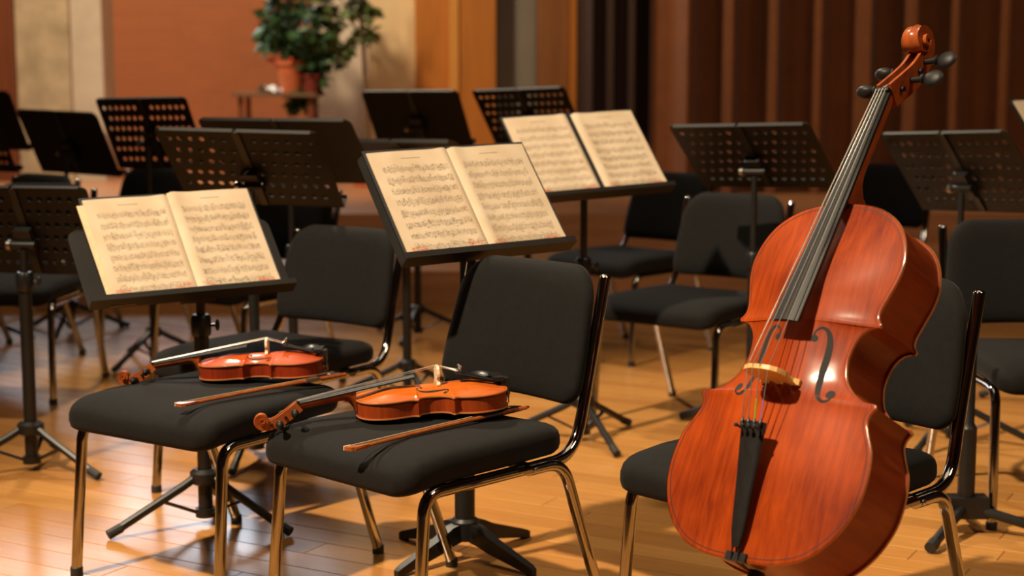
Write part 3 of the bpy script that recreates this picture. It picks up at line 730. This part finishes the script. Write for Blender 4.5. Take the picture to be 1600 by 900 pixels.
    for i in range(9):
        q = i / 8; y = t0 + (t1 - t0) * q; wv = w0 * (.8 + .2 * min(1, q * 6)) + (w1 - w0) * q ** 1.4; z = za + (zb - za) * q
        if i == 0: wv *= .75
        th_ = w1 * .38
        R.append([(wv * math.sin(a), y, z + wv * .30 * math.cos(a) - th_ * .1) for a in [(-1 + k / 4) * PI / 2 for k in range(9)]] + [(wv * .8, y, z - th_ * .6), (-wv * .8, y, z - th_ * .6)])
    tp = obj('tailpiece', MB().rings(R), 'ebony', root, smooth=45)
    sad = P['over'] * 2
    obj('saddle', MB().box(-w0 * 1.6, w0 * 1.6, -.3 * sad, sad * 1.6, rib - edge, rib + edge * .9), 'ebony', root)
    obj('tail_gut', MB().tube([(w0 * .5, t0 + .002, za - w0 * .2), (w0 * .55, 0, rib + edge), (0, -sad * .9, rib * .55), (-w0 * .55, 0, rib + edge), (-w0 * .5, t0 + .002, za - w0 * .2)], P['str'] * 1.8, 6), 'ebony', root)
    obj('end_button', MB().lathe([(w0 * .5, sad * .2), (w0 * .75, -sad * .6), (w0 * .8, -sad * 1.6), (w0 * .4, -sad * 2.2)], (0, 0, rib * .5), 12, 'y'), 'ebony', root)
    # strings and fine tuners
    for i in range(4):
        q = -.75 + .5 * i; sr = P['str'] * (1.25 - .14 * i)
        zt = zb + w1 * .22; zbr = bz - hw * .10 * (q / .75) ** 2 * 1.2 + sr
        yp, zp = cl[int(hs_[(0, 2, 3, 1)[i]][0] * (n - 1))]
        mb = MB().tube([(q * w1 * .95, t1 - .004, zt), (q * hw * .72, by, zbr), (q * wn * .92, ny + wn * .2, nz + wn * .16), (q * wn * .5, yp, zp + E_ * .05)], sr, 6)
        obj('string', mb, 'silver_string', root)
        tn = MB().tube([(q * w1 * .95, t1 - w1 * .5, zt - w1 * .05), (q * w1 * .95, t1 - w1 * .5, zt + w1 * .42)], w1 * .07, 8).lathe([(w1 * .13, zt + w1 * .40), (w1 * .15, zt + w1 * .5), (w1 * .08, zt + w1 * .56)], (q * w1 * .95, t1 - w1 * .5, 0), 10).ell((q * w1 * .95, t1 - w1 * .1, zt + w1 * .02), w1 * .12, w1 * .3, w1 * .1, 8, 5)
        obj('fine_tuner', tn, 'steel' if P['kind'] == 'violin' else 'black_plastic', tp)
        if P['kind'] == 'cello' and i >= 2:
            a_ = Vector((q * w1 * .95, t1 - .004, zt)); b_ = Vector((q * hw * .72, by, zbr)); obj('string_winding', MB().tube([a_, a_.lerp(b_, .42)], sr * 1.35, 6), 'green_thread' if i == 2 else 'violet_thread', root)
    return dict(arch=arch, halfw=halfw, cl=cl)

CELLO = dict(kind='cello', L=.755, rib=.138, edge=.0065, arch=.027, archb=.026, over=.0045, xf=[(0, .00226), (104, .00228), (139, .002186), (190, .00216), (221, .00211), (290, .0022), (356, .00216)],
             ym=[(0, 0), (138.5, .327), (221, .495), (356, .755)], nut_y=1.023, nut_z=.125, fb_y=.467, fb_z=.214, wn=.0165, we=.0325, fbth=.014, ph0=.034, heel=.085,
             eye=(1.180, .058), R0=.050, sw=.0165, peg=.0135, pbh=1.5, br_y=.356, br_z=.246, br_hw=.047, br_t=.012, br_m='bridge_wood', tail=(.022, .255, .015, .031), str=.0010, f=.362, fs=.00212)
VIOLIN = dict(kind='violin', L=.356, rib=.0415, edge=.0042, arch=.0185, archb=.0140, over=.0028, xf=[(0, .001), (356, .001)], ym=[(0, 0), (356, .356)],
              nut_y=.486, nut_z=.048, fb_y=.216, fb_z=.086, wn=.012, we=.021, fbth=.0065, ph0=.0165, heel=.03, eye=(.572, .011), R0=.0255, sw=.0105, peg=.0086, pbh=1.45,
              br_y=.161, br_z=.103, br_hw=.0215, br_t=.008, br_m='pale_bridge', tail=(.010, .116, .0095, .021), str=.00062, f=.161, fs=.001)
# cello leaning back on the chair
cR = Matrix(((.667, .324, -.671), (-.741, .381, -.553), (.076, .866, .495))).to_quaternion().to_matrix().to_4x4()
cello = thing('cello', 'large varnished cello leaning against the chair at the right', 'cello')
CS = .95; CO = Vector((.517 * CS, 2.966 * CS, 1.259 - (1.259 - .290) * CS))
cello.matrix_world = Matrix.Translation(CO) @ cR @ Matrix.Scale(CS, 4)
instrument(cello, CELLO, ('cello_top', 'cello_rib', 'cello_neck', 'cello_edge'))
base = CO + cR.to_3x3() @ Vector((0, 0, CELLO['rib'] * .5 * CS)); dn = -(cR.to_3x3() @ Vector((0, 1, 0)))
LE = base.z / -dn.z / CS
obj('endpin', MB().tube([(0, 0, CELLO['rib'] * .5), (0, -LE + .03, CELLO['rib'] * .5), (0, -LE + .003, CELLO['rib'] * .5)], [.005, .005, .0015], 10), 'steel', cello)
obj('endpin_collar', MB().lathe([(.016, .0), (.016, -.018), (.012, -.03), (.010, -.045)], (0, 0, CELLO['rib'] * .5), 14, 'y'), 'ebony', cello)

def place_violin(label, loc, yaw, pitch, roll, s, mats, sx=1):
    yaw, pitch, roll = map(math.radians, (yaw, pitch, roll))
    y = Vector((math.cos(yaw), math.sin(yaw), 0)); x = Vector((math.sin(yaw), -math.cos(yaw), 0)); z = Vector((0, 0, 1))
    B = Matrix((x, y, z)).transposed().to_4x4()
    R_ = Matrix.Rotation(roll, 4, y) @ Matrix.Rotation(pitch, 4, x)
    t = thing('violin', label, 'violin', group='violins lying on the chairs')
    t.matrix_world = Matrix.Translation(loc) @ R_ @ B @ Matrix.Scale(s, 4)
    d = instrument(t, VIOLIN, mats)
    # chin rest: cup on the far side of the tailpiece, clamp at the end
    cup = []
    out = [(.050 + .040 * math.cos(a) * (1 + .12 * math.cos(a)), .048 + .030 * math.sin(a)) for a in [2 * PI * k / 28 for k in range(28)]]
    cx, cy = .050, .048
    prof = [(.2, .056), (.6, .0565), (.85, .059), (.97, .0625), (1.0, .0615), (.98, .0585), (.85, .055), (.5, .053), (.2, .053)]
    obj('chin_rest', MB().rings([[(cx + (x - cx) * k, cy + (yy - cy) * k, z_) for x, yy in out] for k, z_ in prof]).box(-.02, .05, .004, .028, .054, .064).box(-.018, .018, -.008, .012, .040, .060), 'black_plastic', t, smooth=45)
    for xx in (-.010, .012):
        obj('chin_rest_clamp', MB().tube([(xx, -.0055, .046), (xx, -.0065, .0), (xx, .004, -.004)], .0016, 8).lathe([(.0028, .012), (.0028, .026)], (xx, -.0062, 0), 10), 'steel', t)
    return t
place_violin('orange varnished violin lying on the central chair', (-.016, 3.655, .5065), 193.0, -2.8, 0.5, .995, ('violin_top', 'violin_rib', 'violin_neck', 'cello_edge'))
place_violin('darker red violin lying on the backless seat at left', (-.490, 4.065, .5055), 180, -2.8, 0.0, .92, ('violin_red_top', 'violin_red_rib', 'violin_neck', 'cello_edge'))

def bow(label, A, B_):
    A = Vector(A); B_ = Vector(B_); d = (B_ - A); L_ = d.length; x = d.normalized(); z = Vector((0, 0, 1)); z = (z - x * z.dot(x)).normalized(); y = z.cross(x)
    t = thing('violin_bow', label, 'bow', group='bows beside the violins')
    t.matrix_world = Matrix.Translation(A) @ Matrix((x, y, z)).transposed().to_4x4()
    n = 16
    # local: x tip->frog, y away from the camera, hair on the +y side
    obj('stick', MB().tube([(.012 + (L_ - .014) * i / n, -.0015 + .0075 * math.sin(PI * i / n), .0005) for i in range(n + 1)], [.0038 + .0014 * i / n for i in range(n + 1)], 8), 'bow_stick', t)
    obj('tip', MB().rings([[(a, b0, -.004), (a, b1, -.004), (a, b1, .004), (a, b0, .004)] for a, b0, b1 in ((0, .008, .020), (.004, .0, .021), (.014, -.004, .019), (.028, -.0035, .008), (.05, -.0035, .004))]), 'bow_stick', t, smooth=0)
    obj('tip_plate', MB().box(.0, .018, .0195, .022, -.0045, .0045), 'ivory', t)
    obj('hair', MB().box(.012, L_ - .075, .0165, .0180, -.0045, .0045), 'bow_hair', t)
    fr = obj('frog', MB().rings([[(a, b0, -.006), (a, b1, -.006), (a, b1, .006), (a, b0, .006)] for a, b0, b1 in ((L_ - .075, .002, .019), (L_ - .06, .002, .022), (L_ - .03, .002, .024), (L_ - .022, .002, .020), (L_ - .012, .002, .008))]), 'ebony', t)
    obj('ferrule', MB().box(L_ - .078, L_ - .066, .0125, .020, -.0065, .0065), 'steel', fr)
    obj('inlay', MB().lathe([(.004, .006), (.004, .0064)], (L_ - .045, .013, 0), 12), 'ivory', fr)
    obj('screw', MB().lathe([(.0042, L_ - .008), (.0042, L_), (.0035, L_ + .008), (.002, L_ + .010)], (0, 0, 0), 10, 'x'), 'steel', t)
    obj('winding', MB().tube([(L_ - .13, .0022, .0005), (L_ - .085, .0010, .0005)], .0047, 8), 'steel', t)
    return t
a = unproj(547, 703, z=.484); b_ = unproj(822, 637, z=.495); bow('bow lying in front of the orange violin on the central chair', a, b_)
a = unproj(281, 634, z=.490); b_ = unproj(540, 585, z=.498); bow('bow lying in front of the darker red violin on the backless seat', a, b_)

# ------------------------------------------------------------------ plants and table by the brick wall
def leaf_mesh(seed, shell, n, size):
    rr = random.Random(seed); mb = MB()
    for _ in range(n):
        c = Vector(shell(rr)); d = Vector((rr.gauss(0, 1), rr.gauss(0, 1), rr.gauss(0, .6) - .4)).normalized(); s = size * (0.6 + .8 * rr.random())
        sd = d.cross(Vector((rr.gauss(0, 1), rr.gauss(0, 1), rr.gauss(0, 1)))).normalized() * s * .32; nrm = d.cross(sd).normalized() * s * .08
        mb.add([c, c + d * s * .5 + sd, c + d * s, c + d * s * .5 - sd, c + d * s * .5 - nrm], [(0, 1, 4), (1, 2, 4), (2, 3, 4), (3, 0, 4)])
    return mb
def P3(u, v, d): return unproj(u, v, d=d)
TD = 13.0; k13 = TD / FPX
tb = thing('side_table', 'small dark table by the brick wall holding plants', 'table', ((438 - 800) * k13, TD, .40))
obj('table_top', MB().box(-.34, .34, -.25, .25, .73, .76), 'bark', tb, smooth=0)
for sx in (-1, 1):
    for sy in (-1, 1): obj('leg', MB().box(sx * .28 - .018, sx * .28 + .018, sy * .19 - .018, sy * .19 + .018, 0, .73), 'dark_wood', tb, smooth=0)
def pot(name, label, c, r, h, mat):
    t = thing(name, label, 'plant', c)
    obj('pot', MB().lathe([(r * .68, 0), (r * .95, h * .85), (r * 1.05, h * .86), (r * 1.05, h), (r * .9, h), (r * .88, h * .9)], seg=20), mat, t)
    obj('soil', MB().lathe([(r * .3, h * .86), (r * .89, h * .87), (r * .89, h * .9), (r * .1, h * .92)], seg=16), 'soil', t); return t
p1 = pot('potted_plant', 'leafy plant in an orange pot on the small table', ((458 - 800) * k13, TD, 1.16), .125, .26, 'terracotta')
def blob(cs):
    def f(rr):
        (x, z, r) = cs[rr.randrange(len(cs))]
        while True:
            q = Vector((rr.uniform(-1, 1), rr.uniform(-1, 1), rr.uniform(-1, 1)))
            if q.length < 1: break
        return (x + q.x * r, q.y * r, z + q.z * r)
    return f
pc = [(((u - 458) * k13), 1.259 + (131 - v) * k13 - 1.16, r * k13) for u, v, r in ((450, 20, 36), (470, 50, 38), (440, 62, 26), (500, 70, 30), (475, 5, 40), (500, 40, 30), (455, -40, 40), (430, 45, 16), (500, -30, 36), (470, 85, 22), (425, 70, 14), (515, 95, 22), (495, 120, 16), (470, 160, 12))]
obj('stem', MB().tube([(0, 0, .22), (.02, 0, .45), (.0, 0, .8), (.03, 0, 1.1)], [.02, .017, .012, .006], 8).tube([(.02, 0, .45), (.15, .03, .7), (.25, 0, .85)], [.012, .009, .005], 6).tube([(.01, 0, .5), (-.12, -.03, .72)], [.010, .005], 6), 'bark', p1)
fo = obj('foliage', leaf_mesh(11, blob(pc), 680, .12), 'leaf', p1, smooth=0); fo['kind'] = 'stuff'
fl = obj('flowers', leaf_mesh(12, blob([((u - 458) * k13, 1.259 + (131 - v) * k13 - 1.16, 10 * k13) for u, v in ((440, 100), (468, 103), (455, 98))]), 40, .07), 'flower_red', p1, smooth=0); fl['kind'] = 'stuff'
p2 = pot('potted_plant', 'small trailing plant in a dark red pot on the table edge', ((490 - 800) * k13, TD - .05, 1.16), .08, .15, 'dark_red_pot')
obj('stem', MB().tube([(0, 0, .12), (.01, 0, .3)], [.008, .004], 6), 'bark', p2)
fo = obj('foliage', leaf_mesh(13, blob([(0, .26, .13), (.08, .30, .12), (-.09, -.02, .09)]), 110, .09), 'leaf', p2, smooth=0); fo['kind'] = 'stuff'
p3 = pot('potted_tree', 'slender indoor tree with a pale trunk beside the cream column', ((577 - 800) * k13, TD - .1, .40), .17, .32, 'terracotta')
obj('trunk', MB().tube([(0, 0, .28), (-.01, 0, .8), (-.03, 0, 1.25), (-.08, 0, 1.7), (-.06, 0, 2.1)], [.026, .022, .02, .016, .008], 8), 'bark', p3)
obj('branch', MB().tube([(-.03, 0, 1.2), (-.16, .02, 1.38), (-.33, 0, 1.5)], [.012, .009, .004], 6).tube([(-.06, 0, 1.45), (.08, .02, 1.65), (.1, 0, 1.9)], [.010, .008, .004], 6), 'bark', p3)
pc = [(((u - 577) * k13), 1.259 + (131 - v) * k13 - .40, r * k13) for u, v, r in ((555, 15, 26), (530, 40, 24), (515, 75, 20), (540, 85, 16), (575, 60, 14), (560, -25, 34), (520, 0, 22), (578, 25, 12), (530, -40, 30))]
fo = obj('foliage', leaf_mesh(14, blob(pc), 330, .10), 'leaf_light', p3, smooth=0); fo['kind'] = 'stuff'
wc = MB(); n = 8
vs = []; rr = random.Random(5)
for j in range(n + 1):
    for i in range(n + 1): vs.append((-.09 + .18 * i / n, -.09 + .18 * j / n, .002 + .06 * max(0, math.sin(i * .9) * math.cos(j * .7)) + .03 * rr.random()))
wc.add(vs + [(x, y_, 0) for x, y_, z in vs], [(j * 9 + i, j * 9 + i + 1, j * 9 + i + 10, j * 9 + i + 9) for j in range(8) for i in range(8)])
wc2 = obj('cloth', wc, 'white_cloth', smooth=60); wc2.location = ((428 - 800) * k13, TD - .12, 1.16); tag(wc2, 'crumpled white cloth lying on the small plant table', 'cloth')
